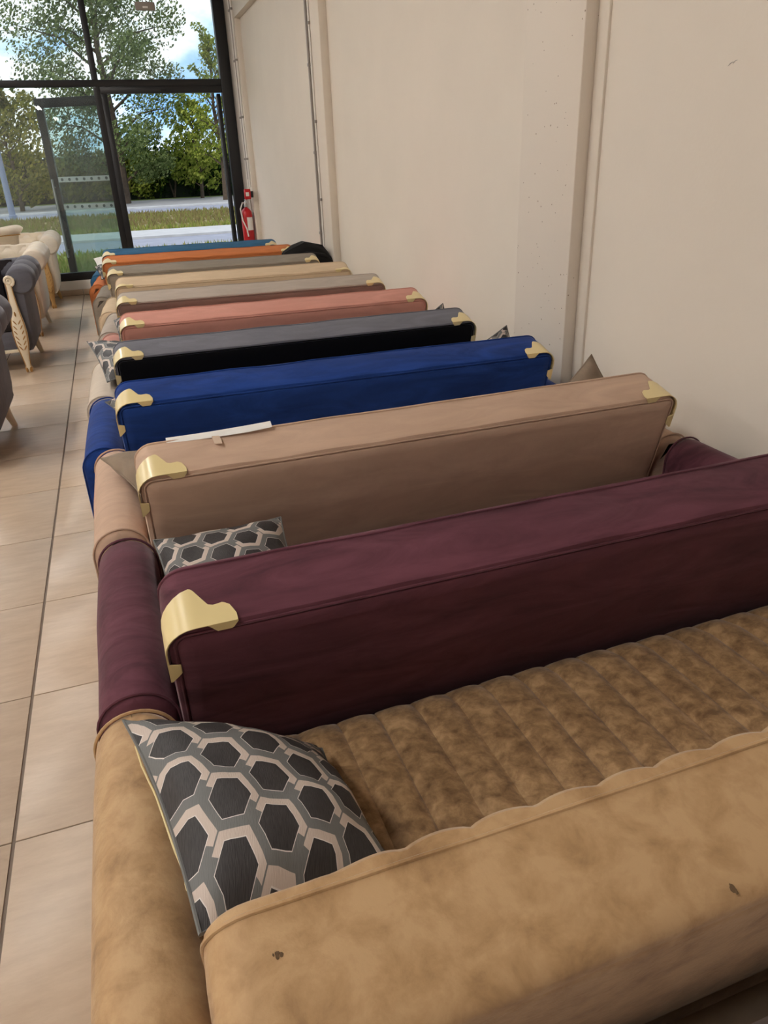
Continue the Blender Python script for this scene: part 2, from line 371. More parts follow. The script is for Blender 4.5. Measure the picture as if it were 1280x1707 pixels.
# door leaves, both standing open outwards
def leaf(name, la, w, loc, rz, strips):
    d = empty(name, loc, rz); struct(d, la)
    y0, y1 = -.025, .025
    boxo('stile', MFRAME, d, 0, .075, y0, y1, .02, 2.40, .004); boxo('stile', MFRAME, d, w - .1, w, y0, y1, .02, 2.40, .004)
    boxo('top_rail', MFRAME, d, .075, w - .1, y0, y1, 2.29, 2.40, .004); boxo('bottom_rail', MFRAME, d, .075, w - .1, y0, y1, .02, .16, .004)
    boxo('pane', MDOORG, d, .075, w - .1, -.006, .006, .16, 2.29)
    if strips:
        for z in (1.10, 1.44):
            s = boxo('film_strip', MFROST, d, .08, w - .105, .0065, .009, z - .033, z + .033)
            for k in range(7):
                b = MB(); n = 14; cx = .14 + k * (w - .30) / 6
                b.loft([[(cx + .019 * math.cos(2 * PI * q / n), yy, z + .019 * math.sin(2 * PI * q / n)) for q in range(n)] for yy in (.0092, .0115)], True, True)
                b.build('dot', MDOT, s)
        for yy in (-.07, .07):
            b = MB(); b.tube([(w - .05 , yy, .45), (w - .05, yy, 1.45)], .014, 10)
            for z in (.55, 1.35): b.tube([(w - .05, 0, z), (w - .05, yy, z)], .008, 8)
            b.build('pull_handle', MSTEEL, d)
    return d
leaf('door_1', 'open glass door leaf with two dotted film strips, left of the doorway', .93, (.70, YW + .07, 0), PI - math.radians(26), True)
leaf('door_2', 'narrow door leaf standing open edge-on at the right of the doorway', .42, (2.18, YW + .07, 0), math.radians(84), False)
b = MB(); b.box(1.42, 1.50, YW - .075, YW - .047, 2.42, 2.445, .004); sd = b.build('door_sensor', MBLACK); tag(sd, 'tiny black sensor on the head of the door frame', 'sensor')

# hanging box
hb = empty('hanging_box', (1.36, 9.30, 3.24), 0, label='small grey box hung on cords in front of the upper window', cat='sensor')
boxo('housing', plain('warm grey plastic', (150, 140, 132), .5), hb, -.115, .115, -.03, .03, 0, .085, .012)
boxo('badge', MPAPER, hb, -.03, .03, -.033, -.0295, .02, .04)
for dx in (-.06, -.02, .02, .06):
    b = MB(); b.tube([(dx, 0, .085), (dx, 0, 1.16)], .006, 6); b.build('cord', MGREYC, hb)

# conduits on the wall
def conduit(name, la, x, y, z0, z1, r, m, clips, grp=None):
    t = empty(name, (x, y, 0), 0, label=la, cat='conduit', group=grp)
    b = MB(); b.tube([(0, 0, z0), (0, 0, z1)], r, 10); b.build('pipe', m, t)
    for z in clips:
        b = MB(); b.box(-r * 1.3, r * 1.1, -r * 1.7, r * 1.7, z - .012, z + .012, .003); b.build('clip', MGREYC, t)
conduit('wall_conduit', 'dark grey conduit running up the middle pilaster', XW - .081, 5.79, .02, ZC, .011, MGREYC, (.9, 1.6, 2.3, 3.0))
conduit('wall_conduit', 'slim white conduit beside the dark one on the middle pilaster', XW - .079, 5.71, .02, ZC, .009, MWHITE, (1.2, 1.85, 2.6))
for k, (y, la) in enumerate(((9.45, 'white conduit nearest the room on the corner pilaster'), (9.52, 'white conduit in the middle of the corner pilaster'), (9.59, 'white conduit nearest the window frame on the corner pilaster'))):
    conduit('wall_conduit', la, XW - .083, y, 1.25 + .1 * k if k < 2 else .02, ZC, .013, MWHITE if k != 1 else MGREYC, (1.6, 2.1, 2.75, 3.3), 'conduits on the corner pilaster')

# fire extinguisher on the corner pilaster
fe = empty('fire_extinguisher', (2.33, 9.47, .50), 0, label='red fire extinguisher hanging in the corner by the window', cat='extinguisher')
b = MB(); b.lathe([(.055, .0), (.075, .012), (.078, .03), (.078, .40), (.070, .44), (.045, .475), (.022, .49), (.020, .51)], n=24); b.build('cylinder', MRED, fe)
b = MB(); b.lathe([(.022, .50), (.024, .52), (.018, .56), (.012, .58)], n=14); b.box(-.01, .01, -.09, .03, .555, .575, .004); b.box(-.009, .009, -.08, .02, .585, .60, .004); b.build('valve', MSTEEL, fe)
b = MB(); b.tube([(0, -.02, .55), (-.05, -.06, .56), (-.085, -.05, .48), (-.07, -.06, .33), (-.03, -.085, .22), (-.02, -.09, .12)], .010, 8); b.build('hose', MWHITE, fe)
b = MB()
n = 8; ring = lambda r, z: [(r * math.cos(a), r * math.sin(a), z) for a in [math.radians(-100 + 70 * k / n) for k in range(n + 1)]]
b.loft([ring(.0795, .20), ring(.0795, .37)], closed=False); lb = b.build('label', MPAPER, fe); 
b = MB(); b.lathe([(.0795, .012), (.0795, .03)], n=24); b.build('foot_ring', MBLACK, fe)
boxo('wall_hook', MSTEEL, fe, .02, .095, -.02, .02, .40, .43, .004)
al = empty('alarm_point', (2.36, 9.36, 1.10), 0, label='red call point box on the wall above the fire extinguisher', cat='alarm')
boxo('housing', MRED, al, -.05, .035, -.03, .02, 0, .13, .008); boxo('cover', MBLACK, al, .036, .068, -.032, .018, .02, .10, .006); boxo('front_plate', MWHITE, al, -.035, .01, -.034, -.0305, .04, .09, .002)

# ------------------------------------------------------------------ ceiling battens
MTUBE = emit('lit tube', (255, 249, 242), TUBE_STRENGTH)
def batten(x, y, la):
    t = empty('ceiling_batten', (x, y, 3.95), 0, label=la, cat='light', group='suspended ceiling battens')
    boxo('body', MWHITE, t, -.09, .09, -1.05, 1.05, .02, .075, .006)
    for dx in (-.05, .05):
        boxo('tube', MTUBE, t, dx - .026, dx + .026, -1.02, 1.02, .007, .0195)
    for dy in (-.8, .8):
        b = MB(); b.tube([(0, dy, .075), (0, dy, ZC - 3.95)], .004, 5); b.build('hanger', MSTEEL, t)
rows = [(-1.25, 'aisle row'), (-4.4, 'row far left of the aisle')]
ords = ['nearest the window', 'second from the window', 'third from the window', 'fourth from the window', 'fifth from the window', 'farthest from the window']
for x, rl in rows:
    for k, y in enumerate((7.2, 2.95, -1.3, -9.3, -15.7, -22.8)):
        batten(x - (0, 0, 0, .58, .15, -.18)[k], y, 'twin tube light %s, %s' % (ords[k], rl))

# ------------------------------------------------------------------ outside
GZ = -.15
MROAD = plain('asphalt', (128, 132, 146), .85, noise_amt=.12, nscale=3, bump=.3, bscale=60)
MPAVE = plain('pavement', (140, 140, 142), .9, noise_amt=.12, nscale=2)
MKERB = plain('kerb stone', (165, 166, 168), .9, noise_amt=.1, nscale=4)
MGRASS = plain('grass', (112, 132, 60), .95, noise_amt=.4, nscale=6)
MVERGE = plain('rough verge', (120, 112, 74), .95, noise_amt=.45, nscale=2.5)
def strip(name, m, y0, y1, z, la, th=.3): return struct(boxo(name, m, None, -60, 70, y0, y1, z - th, z), la)
strip('paved_apron', MPAVE, YW + .3, 12.0, -.06, 'paving outside the door')
strip('lawn_strip', MGRASS, 12.0, 17.3, GZ, 'strip of grass just outside the window')
strip('car_park_lane', MROAD, 17.3, 20.9, GZ - .04, 'near grey asphalt lane')
strip('footway', MKERB, 20.9, 23.4, GZ + .02, 'pale kerbed footway beyond the near lane')
strip('verge', MVERGE, 23.4, 34.0, GZ, 'rough grass verge between the lanes')
strip('far_road', MROAD, 34.0, 39.2, GZ - .04, 'far asphalt road')
strip('far_kerb', MKERB, 39.2, 40.2, GZ + .03, 'far kerb')
strip('far_footway', MPAVE, 40.2, 50.0, GZ, 'far pavement in front of the hedge')
strip('ground', MGRASS, 50.0, 140.0, GZ, 'ground behind the hedge')
MBLADE = leafmat('grass blades', (104, 118, 56), (138, 146, 76), (150, 138, 92))
MBLADE2 = leafmat('verge blades', (110, 98, 68), (132, 120, 82), (120, 130, 68))
def blades(name, x0, x1, y0, y1, n, h, m, la):
    b = MB(); rnd = random.Random(3)
    for _ in range(n):
        x, y = rnd.uniform(x0, x1), rnd.uniform(y0, y1); a = rnd.uniform(0, PI); hh = h * rnd.uniform(.5, 1.2); w = hh * .22
        dx, dy = math.cos(a) * w, math.sin(a) * w; lx, ly = rnd.uniform(-.5, .5) * hh, rnd.uniform(-.5, .5) * hh
        b.add([(x - dx, y - dy, GZ), (x + dx, y + dy, GZ), (x + lx, y + ly, GZ + hh)], [(0, 1, 2)])
    tag(b.build(name, m, smooth=False), la, 'grass', kind='stuff')
blades('grass', -6, 7, 12.05, 17.2, 9000, .13, MBLADE, 'short grass growing just outside the window')
blades('verge_grass', -9, 14, 24.2, 33.6, 14000, .16, MBLADE2, 'rough brownish grass on the verge between the lanes')
blades('verge_edge_grass', -9, 14, 23.4, 24.4, 3000, .14, MBLADE, 'green grass along the near edge of the verge')

MBARK = plain('bark', (70, 58, 46), .9, noise_amt=.3, nscale=8)
LA = leafmat('leaves grey green', (66, 80, 46), (100, 116, 70), (142, 154, 104))
LB = leafmat('leaves yellow green', (88, 104, 40), (128, 142, 60), (168, 172, 86))
LC = leafmat('leaves dark', (18, 34, 16), (34, 54, 24), (66, 88, 38))
LD = leafmat('leaves olive', (80, 84, 40), (116, 116, 54), (150, 142, 72))
def leaves(b, rnd, c, r, n, s, flat=1.0):
    for _ in range(n):
        while True:
            d = Vector((rnd.uniform(-1, 1), rnd.uniform(-1, 1), rnd.uniform(-1, 1)))
            if d.length < 1: break
        p = Vector(c) + Vector((d.x * r, d.y * r, d.z * r * flat))
        a = Vector((rnd.gauss(0, 1), rnd.gauss(0, 1), rnd.gauss(0, 1))).normalized(); q = a.orthogonal().normalized(); w = a.cross(q)
        k = s * rnd.uniform(.6, 1.3)
        b.add([p - q * k, p + w * k * .5, p + q * k, p - w * k * .5], [(0, 1, 2, 3)])
def tree(name, la, x, y, h, r, m, seed, n, s, z0=.25, dens=1.0, top=.25):
    rnd = random.Random(seed); t = empty(name, (x, y, GZ), 0, label=la, cat='tree')
    b = MB(); pts = [(0, 0, -.1), (.1, 0, h * .25), (-.08, .1, h * .55), (.05, 0, h * .9)]
    b.tube(pts, [h * .022, h * .017, h * .010, .02], 8); lv = MB()
    nb = 26
    for k in range(nb):
        f = k / (nb - 1); z = h * (z0 + (.97 - z0) * f); prof = (math.sin(PI * min(1, (f * .85 + .15))) ** .7) * (1 - f * top) if f < 1 else .2
        a = k * 2.4 + rnd.uniform(-.4, .4); L = r * prof * rnd.uniform(.7, 1.1)
        e = Vector((math.cos(a) * L, math.sin(a) * L, z + L * .35)); s0 = Vector((0, 0, z * .92))
        mid = (s0 + e) / 2 + Vector((0, 0, .15 * L))
        b.tube([s0, mid, e], [h * .006, h * .004, .012], 5)
        for q, fr in ((.45, .8), (.8, 1.0), (1.0, .8)):
            c = s0.lerp(e, q) + Vector((rnd.uniform(-.2, .2), rnd.uniform(-.2, .2), .1 * L * q))
            leaves(lv, rnd, c, max(.35, L * .42) * fr, int(n / nb / 3 * dens), s, .75)
    b.build('trunk', MBARK, t); lv.build('crown', m, t, smooth=False)
tree('tree', 'tall grey green tree behind the window mullion', 1.6, 46, 13.5, 4.4, LA, 11, 30000, .10, .08)
tree('tree', 'slender pale birch seen through the right of the doorway', 7.0, 44, 8.3, 2.2, LB, 5, 5000, .085, .2, top=.8)
tree('tree', 'olive tree at the left edge of the glazing', -3.6, 43, 5.6, 3.0, LD, 9, 7000, .11, .05)
tree('tree', 'broad dark tree beyond the left glazing', -7.5, 50, 11.5, 4.2, LA, 19, 3500, .2, .1)
tree('tree', 'pale willow leaning over the hedge by the doorway', 6.2, 48.5, 5.4, 2.2, LB, 23, 3200, .14, .1)
def bush(name, la, x, y, rx, h, m, seed, n, s):
    rnd = random.Random(seed); t = empty(name, (x, y, GZ), 0, label=la, cat='hedge', group='hedge beyond the far road')
    b = MB()
    for k in range(5):
        a = rnd.uniform(0, 6.28); b.tube([(0, 0, -.05), (math.cos(a) * rx * .3, math.sin(a) * .3, h * .5), (math.cos(a) * rx * .6, math.sin(a) * .5, h * .85)], [.06, .04, .015], 5)
    b.build('stems', MBARK, t); lv = MB()
    for k in range(26):
        c = (rnd.uniform(-rx, rx), rnd.uniform(-.7, .7), rnd.uniform(.12, .86) * h); leaves(lv, rnd, c, h * .24, n // 26, s, .8)
    # solid twiggy heart so that no light passes low down
    b2 = MB(); b2.ell((0, .5, h * .34), (rx * 1.3, .5, h * .46), 12, 8); b2.build('heart', plain('hedge heart', (24, 34, 18), .95), t)
    lv.build('foliage', m, t, smooth=False)
hed = [(-9.6, 'yellowish hedge bush farthest to the left', 3.4, LD), (-6.9, 'olive hedge bush left of the post', 3.6, LD), (-4.4, 'olive hedge bush behind the post', 3.4, LD), (-2.0, 'mixed green hedge bush behind the open door leaf', 3.3, LD), (.4, 'olive hedge bush left of the big tree trunk', 3.2, LD),
       (2.6, 'yellow green hedge bush in the left of the doorway', 3.3, LB), (4.8, 'dark hedge bush in the middle of the doorway', 3.4, LC), (7.1, 'dark hedge bush in the right of the doorway', 3.3, LC), (9.5, 'dark hedge bush behind the right door jamb', 3.2, LC), (12.0, 'dark hedge bush farthest to the right', 3.2, LC)]
for k, (x, la, h, m) in enumerate(hed): bush('hedge_bush', la, x, 51.6 + .2 * (k % 2), 1.5, h, m, 40 + k, 2300, .14)
ps = empty('street_post', (-3.25, 34.6, GZ), 0, label='blue grey street post on the far side of the verge', cat='post')
MPOST = plain('blue grey steel', (112, 122, 146), .5)
b = MB(); b.tube([(0, 0, 0), (0, 0, 2.6)], [.13, .11], 12); b.build('pole', MPOST, ps); b = MB(); b.lathe([(.16, 0), (.16, .18), (.13, .2)], n=14); b.build('base_collar', MPOST, ps)

# ------------------------------------------------------------------ sofas
RK = math.radians(15); SN, CS = math.sin(RK), math.cos(RK)
T = .178
HB = .892           # half width of the backrest
def wob(x, y, z, s, a): return a * noise.noise(Vector((x * s, y * s, z * s)))
def bp(x, v, t, zt): return (x, -v * SN - t * CS, zt + v * CS - t * SN)
def outline(inset, n_top=44, hb=HB, vb=-.46, rt=.055, rb=.02):
    """closed outline (x, v) of the backrest, counter clockwise seen from the front"""
    pts = []
    x1, v1, v0 = hb - inset, -inset, vb + inset
    r = max(rt - inset, .004); r2 = max(rb - inset, .003)
    for k in range(7):
        a = PI - k * PI / 2 / 6; pts.append((-x1 + r + r * math.cos(a), v1 - r + r * math.sin(a)))
    for k in range(1, n_top): pts.append((-x1 + r + (2 * x1 - 2 * r) * k / n_top, v1))
    for k in range(7):
        a = PI / 2 - k * PI / 2 / 6; pts.append((x1 - r + r * math.cos(a), v1 - r + r * math.sin(a)))
    for k in range(4):
        a = -k * PI / 2 / 3; pts.append((x1 - r2 + r2 * math.cos(a), v0 + r2 + r2 * math.sin(a)))
    for k in range(1, 8): pts.append((x1 - r2 - (2 * x1 - 2 * r2) * k / 8, v0))
    for k in range(4):
        a = -PI / 2 - k * PI / 2 / 3; pts.append((-x1 + r2 + r2 * math.cos(a), v0 + r2 + r2 * math.sin(a)))
    return pts
def bracket(side, zt, parent, flat=False):
    """folded corner guard wrapping top, side and rear of one upper back corner"""
    r = .055; e = .006
    L1, L2 = .078, .075
    path = []     # (s, x, v) measured on the left corner, mirrored by side
    n = 12
    for k in range(n): path.append((-L2 + L2 * k / n, -HB - e, -r - L2 + L2 * k / n))
    for k in range(7):
        a = PI - k * PI / 2 / 6; path.append(((r * PI / 2) * k / 6, -HB + r + (r + e) * math.cos(a), -r + (r + e) * math.sin(a)))
    A = r * PI / 2
    for k in range(1, 19): path.append((A + L1 * k / 18, -HB + r + L1 * k / 18, e))
    def wd(s):
        key = [(-L2, .010), (-L2 + .012, .022), (-L2 + .03, .04), (-.03, .042), (-.012, .062), (0, .07), (A * .5, .082), (A * .85, .094), (A, .097), (A + .006, .094), (A + .030, .047), (A + .040, .043), (A + .058, .046), (A + .07, .036), (A + L1, .012)]
        for (a, p), (b_, q) in zip(key, key[1:]):
            if a <= s <= b_: return p + (q - p) * (s - a) / (b_ - a)
        return key[-1][1]
    def lip(s):
        if s > A + .022: return min(.020, (s - A - .022) * 1.2, .004 + (A + L1 - s) * 1.5)
        if s < -.025: return min(.022, (-.025 - s) * 4, .004 + (s + L2) * 1.0)
        return .0015
    rings = []
    for i, (s, x, v) in enumerate(path):
        if s <= 0: nx, nv = 1, 0
        elif s >= A: nx, nv = 0, -1
        else:
            a = PI - (s / A) * PI / 2; nx, nv = -math.cos(a), -math.sin(a)
        w, l = wd(s), lip(s)
        if flat: w *= .35
        ring = [(x, v, T - w + w * q / 4) for q in range(4)] + [(x, v, T + e)] + [(x + nx * l * q, v + nv * l * q, T + e) for q in (.5, 1)]
        rings.append(ring)
    th = .0022
    def world(p, dx=0): return bp(-side * p[0], p[1], p[2], zt)
    outer = [[world(p) for p in ring] for ring in rings]
    inner = []
    for i, (s, x, v) in enumerate(path):
        if s <= 0: nx, nv = 1, 0
        elif s >= A: nx, nv = 0, -1
        else:
            a = PI - (s / A) * PI / 2; nx, nv = -math.cos(a), -math.sin(a)
        inner.append([world((p[0] + nx * th, p[1] + nv * th, p[2] - (th if p[2] > T else 0))) for p in rings[i]])
    b = MB(); loop = [o + inn[::-1] for o, inn in zip(outer, inner)]
    b.loft(loop, True, True)
    return b.build('corner_guard', MGOLD, parent, ang=35)
def arm_section(hw, z1, inset, n=9, z0=.1):
    r = .078 - inset * .3; hw -= inset; z1 -= inset; pts = [(-hw, z0)]
    for k in range(n): 
        a = PI - k * PI / 2 / (n - 1); pts.append((-hw + r + r * math.cos(a), z1 - r + r * math.sin(a)))
    for k in range(n):
        a = PI / 2 - k * PI / 2 / (n - 1); pts.append((hw - r + r * math.cos(a), z1 - r + r * math.sin(a)))
    pts.append((hw, z0)); return pts
def sofa(name, la, x, y, rz, m, panel=None, armm=None, zt=.797, guards=(1, -1), flat=(), channels=False, pipm=None, seatm=None):
    s = empty(name, (x, y, 0), rz, label=la, cat='sofa', group='sofas in the long row')
    panel = panel or m; armm = armm or m; pipm = pipm or m; seatm = seatm or m
    sd = random.Random(la).random() * 50
    P = .0868
    # backrest
    b = MB(); rings = []
    prof = [(0.0, .020), (.002, .009), (.008, .002), (.018, 0), (.06, -.0025), (.12, -.002), (T - .014, 0), (T - .004, .003), (T, .010), (T, .020)]
    if channels: prof = prof[:6] + [(T - .03, 0), (T - .012, .004), (T - .003, .012), (T, .020)]
    for t, ins in prof:
        ring = []
        for (xx, v) in outline(ins, 200 if channels else 44):
            a = wob(xx + sd, v, t * 2, 5, .006) * max(0, min(1, (HB - .17 - abs(xx)) / .1)) * (1 if not channels else .6) if v > -.2 else 0
            bu = abs(math.sin(PI * (xx + x - .694) / P)) ** .7 if channels and v > -.03 and t < .012 else 0
            bu *= max(0, min(1, (HB - .12 - abs(xx)) / .1))
            ring.append(bp(xx, v + (a if v > -.06 else 0) + .0015 * bu, t + (a if t < .02 else 0) - .0075 * bu, zt))
        rings.append(ring)
    b.loft(rings[::-1], True, True); back = b.build('backrest', m, s)
    # rear panel, a little proud, with piping round it
    b = MB(); rr = []
    for t, ins in ((T - .002, .018), (T + .003, .019), (T + .006, .024), (T + .008, .05)):
        if channels: t -= .0075 if ins < .03 else .006
        rr.append([bp(xx, v, t + wob(xx + sd, v, 1, 4, .003), zt) for xx, v in outline(ins, rt=.04)])
    b.loft(rr[::-1], True, True); b.build('rear_panel', panel, s)
    if not channels:
        b = MB(); b.tube([bp(xx, v, T + .001, zt) for xx, v in outline(.013, rt=.04)], .0032, 6, closed=True); b.build('rear_piping', panel, back)
    b = MB(); b.tube([bp(xx, v + wob(xx + sd, v, .036, 5, .006) * (v > -.06) * max(0, min(1, (HB - .17 - abs(xx)) / .1)), .019, zt) for xx, v in outline(-.001)], .003, 6, closed=True); b.build('top_piping', pipm, back)
    if channels:
        b = MB(); nx = 200; rows = []
        for v in (-.40, -.3, -.15, -.06, -.03, -.012):
            row = []
            for i in range(nx + 1):
                xx = -(HB - .03) + 2 * (HB - .03) * i / nx
                bu = abs(math.sin(PI * (xx + x - .694) / P)) ** .5
                bu *= max(0, min(1, (HB - .12 - abs(xx)) / .1))
                row.append(bp(xx, v, -.0075 * bu - .001 + (.008 if v > -.02 else .002 if v > -.04 else 0), zt))
            rows.append(row)
        b.loft(rows, closed=False); b.build('channelled_front', seatm, s)
    # seat
    b = MB(); rows = []
    xs_ = HB - .002; nx = 406 if channels else 60
    prof = [(.06, .25), (.06, .405), (.10, .425), (.2, .43), (.35, .432), (.5, .43), (.61, .426), (.655, .412), (.680, .388), (.688, .35), (.686, .26)]
    for yy, z in prof:
        yy = yy if channels else yy * .955
        row = []
        for i in range(nx + 1):
            xx = -xs_ + 2 * xs_ * i / nx
            g = 0
            if channels:
                q = abs(math.sin(PI * (xx + x - .694) / P)); g = -.015 * (1 - q ** .42)
            edge = min(1, (xs_ - abs(xx)) / .04); dz = -.03 * (1 - edge) ** 2 * (z > .3)
            row.append((xx, yy + (g * .6 if yy > .6 else 0), z + dz + (g if .1 <= yy < .66 else 0) + wob(xx + sd, yy, 0, 4, .004)))
        rows.append(row)
    b.loft(rows[::-1], closed=False); b.add([rows[0][0], rows[0][-1], rows[-1][-1], rows[-1][0]], [(0, 1, 2, 3)])
    for k in (0, -1):
        ring = [r[k] for r in rows]; b.add(ring, [tuple(range(len(ring))) if k else tuple(range(len(ring)))[::-1]])
    b.build('seat', seatm, s)
    boxo('base', armm, s, -HB + .02, HB - .02, .02, .64, .09, .27, .015)
    # arms
    for sg in (-1, 1):
        b = MB(); cx = sg * .976; hw, z1 = .08, .56
        ya, yb = -.086, .672
        rings = []
        for yy, ins in ((ya, .03), (ya + .004, .012), (ya + .014, .003), (ya + .03, 0), (ya + .2, -.002), (ya + .4, -.003), (yb - .15, -.002), (yb - .03, 0), (yb - .012, .004), (yb - .003, .014), (yb, .03)):
            rings.append([(cx + px + wob(sd + sg, yy, pz, 6, .003), yy, pz + (wob(px + sd, yy, sg, 5, .008) if pz > .3 else 0)) for px, pz in arm_section(hw, z1, ins)])
        b.loft(rings, True, True); a = b.build('arm', armm, s)
        for yy in (ya + .016, yb - .014):
            b = MB(); b.tube([(cx + px, yy, pz + .001 + wob(px + sd, yy, sg, 5, .008) * (pz > .3)) for px, pz in arm_section(hw, z1, -.001)], .0035, 6); b.build('arm_piping', armm, a)
    for lx in (-.78, .78):
        for ly in (.08, .58):
            b = MB(); b.lathe([(.022, 0), (.026, .012), (.03, .1)], lx, ly, 12); b.build('leg', MLEG, s)
    for sg in guards: bracket(sg, zt, s, flat=(sg in flat))
    return s
TAN = suede('tan suede', (148, 115, 80), (174, 139, 99), (190, 156, 115), 18, pos=(.28, .44, .6))
TANS = suede('mottled tan suede seat', (116, 88, 60), (154, 122, 86), (186, 152, 112), 32, pos=(.33, .5, .67))
PURPLE = velvet('plum velvet', (92, 54, 64), .34, .5)
BEIGE = velvet('beige velvet', (192, 163, 142), .10, .3)
BLUE = velvet('royal blue velvet', (28, 58, 124), .28, .35)
GREY = velvet('slate grey velvet', (112, 112, 120), .14, .3)
BLACKF = velvet('black lining', (10, 10, 14), .1, .05)
PINK = velvet('dusty pink velvet', (204, 146, 132), .08, .3)
TAUPE = velvet('taupe velvet', (176, 164, 152), .08, .3)
TAUPEP = velvet('brown lining', (134, 108, 98), .08, .2)
CREAM = velvet('sand velvet', (208, 184, 154), .06, .3)
DGREY = velvet('stone velvet', (140, 130, 118), .10, .3)
ORANGE = velvet('burnt orange velvet', (196, 118, 70), .10, .3)
TEAL = velvet('petrol blue velvet', (52, 98, 132), .14, .3)
ARMC = velvet('pale beige velvet', (204, 190, 174), .06, .3)
MAUVE = velvet('mauve grey velvet', (168, 156, 154), .08, .3)
sofa('sofa', 'mauve grey sofa at the bottom right, nearest to the viewer', 1.335, -1.775, 0, MAUVE, guards=())
sofa('sofa', 'tan mottled suede sofa with channel stitched seat in the foreground', 1.350, -.989, 0, TAN, channels=True, guards=(), seatm=TANS)
sofa('sofa', 'plum velvet sofa behind the tan suede one', 1.356, -.205, 0, PURPLE)
sofa('sofa', 'pinkish beige velvet sofa with a paper strip on its back', 1.342, .585, 0, BEIGE)
sofa('sofa', 'royal blue velvet sofa', 1.30, 1.325, math.radians(-1.3), BLUE)
sofa('sofa', 'slate grey velvet sofa with a black rear panel', 1.305, 2.09, math.radians(-1.2), GREY, panel=BLACKF, armm=ARMC)
sofa('sofa', 'dusty pink velvet sofa', 1.35, 2.86, math.radians(-1.8), PINK)
sofa('sofa', 'taupe velvet sofa behind the pink one', 1.35, 3.64, math.radians(-4.4), TAUPE, panel=TAUPEP)
sofa('sofa', 'sand coloured velvet sofa with thin corner guards', 1.355, 4.435, math.radians(-4), CREAM, flat=(1, -1))
sofa('sofa', 'stone grey velvet sofa beside the black jacket', 1.305, 5.22, math.radians(-4.5), DGREY)
sofa('sofa', 'burnt orange velvet sofa', 1.27, 6.02, math.radians(-4.5), ORANGE, zt=.807)
sofa('sofa', 'petrol blue velvet sofa nearest the window', 1.27, 6.82, math.radians(-4.5), TEAL)

# paper strip taped on the beige back
pp = empty('paper_strip', (.70, .564, .7965), math.radians(-2), label='long white paper strip lying on top of the beige sofa back', cat='paper')
b = MB(); rows = []
for k in range(13):
    xx = -.155 + .31 * k / 12; w = .034 * (1 - .55 * abs(k - 9) / 12); lift = .010 * (k / 12) ** 2
    rows.append([(xx, .012, .0035 + lift), (xx, .012 - w * .5, .0015 + lift), (xx, .012 - w, -.006 + lift)])
b.loft([[p for p in r] + [(p[0], p[1], p[2] - .001) for p in r[::-1]] for r in rows], True, True); b.build('sheet', MPAPER, pp)
b = MB(); b.add([(-.025, -.020, .0000), (-.003, -.024, -.0005), (.000, -.066, -.0100), (-.022, -.062, -.0095), (-.025, -.020, .001), (-.003, -.024, .0005), (.000, -.066, -.0090), (-.022, -.062, -.0085)], [(3, 2, 1, 0), (4, 5, 6, 7), (0, 1, 5, 4), (1, 2, 6, 5), (2, 3, 7, 6), (3, 0, 4, 7)]); b.build('tape', MTAPE, pp)

# two dark stains on the tan sofa back
def stain(x, v, t, r, la):
    b = MB(); rnd = random.Random(x)
    for q in range(7):      # a cluster of small specks
        cx, ct = x + rnd.gauss(0, r * .16), t + rnd.gauss(0, r * .3); n = 8; k0 = len(b.v); rr = r * rnd.uniform(.15, .42)
        b.add([bp(cx + rr * rnd.uniform(.6, 1.2) * math.cos(2 * PI * k / n) * .7, v + .0028, ct + rr * rnd.uniform(.6, 1.2) * math.sin(2 * PI * k / n), .797) for k in range(n)] + [bp(cx, v + .0036, ct, .797)], [(k, (k + 1) % n, n) for k in range(n)])
    o = b.build('stain', plain('grime', (98, 76, 52), .9)); o.location = (1.335, -.989, 0)
    return tag(o, la, 'stain')
stain(-.804, .0, .067, .009, 'small dark stain at the left of the tan sofa back')
stain(-.305, .0, .163, .012, 'small dark stain near the right rear edge of the tan sofa back')

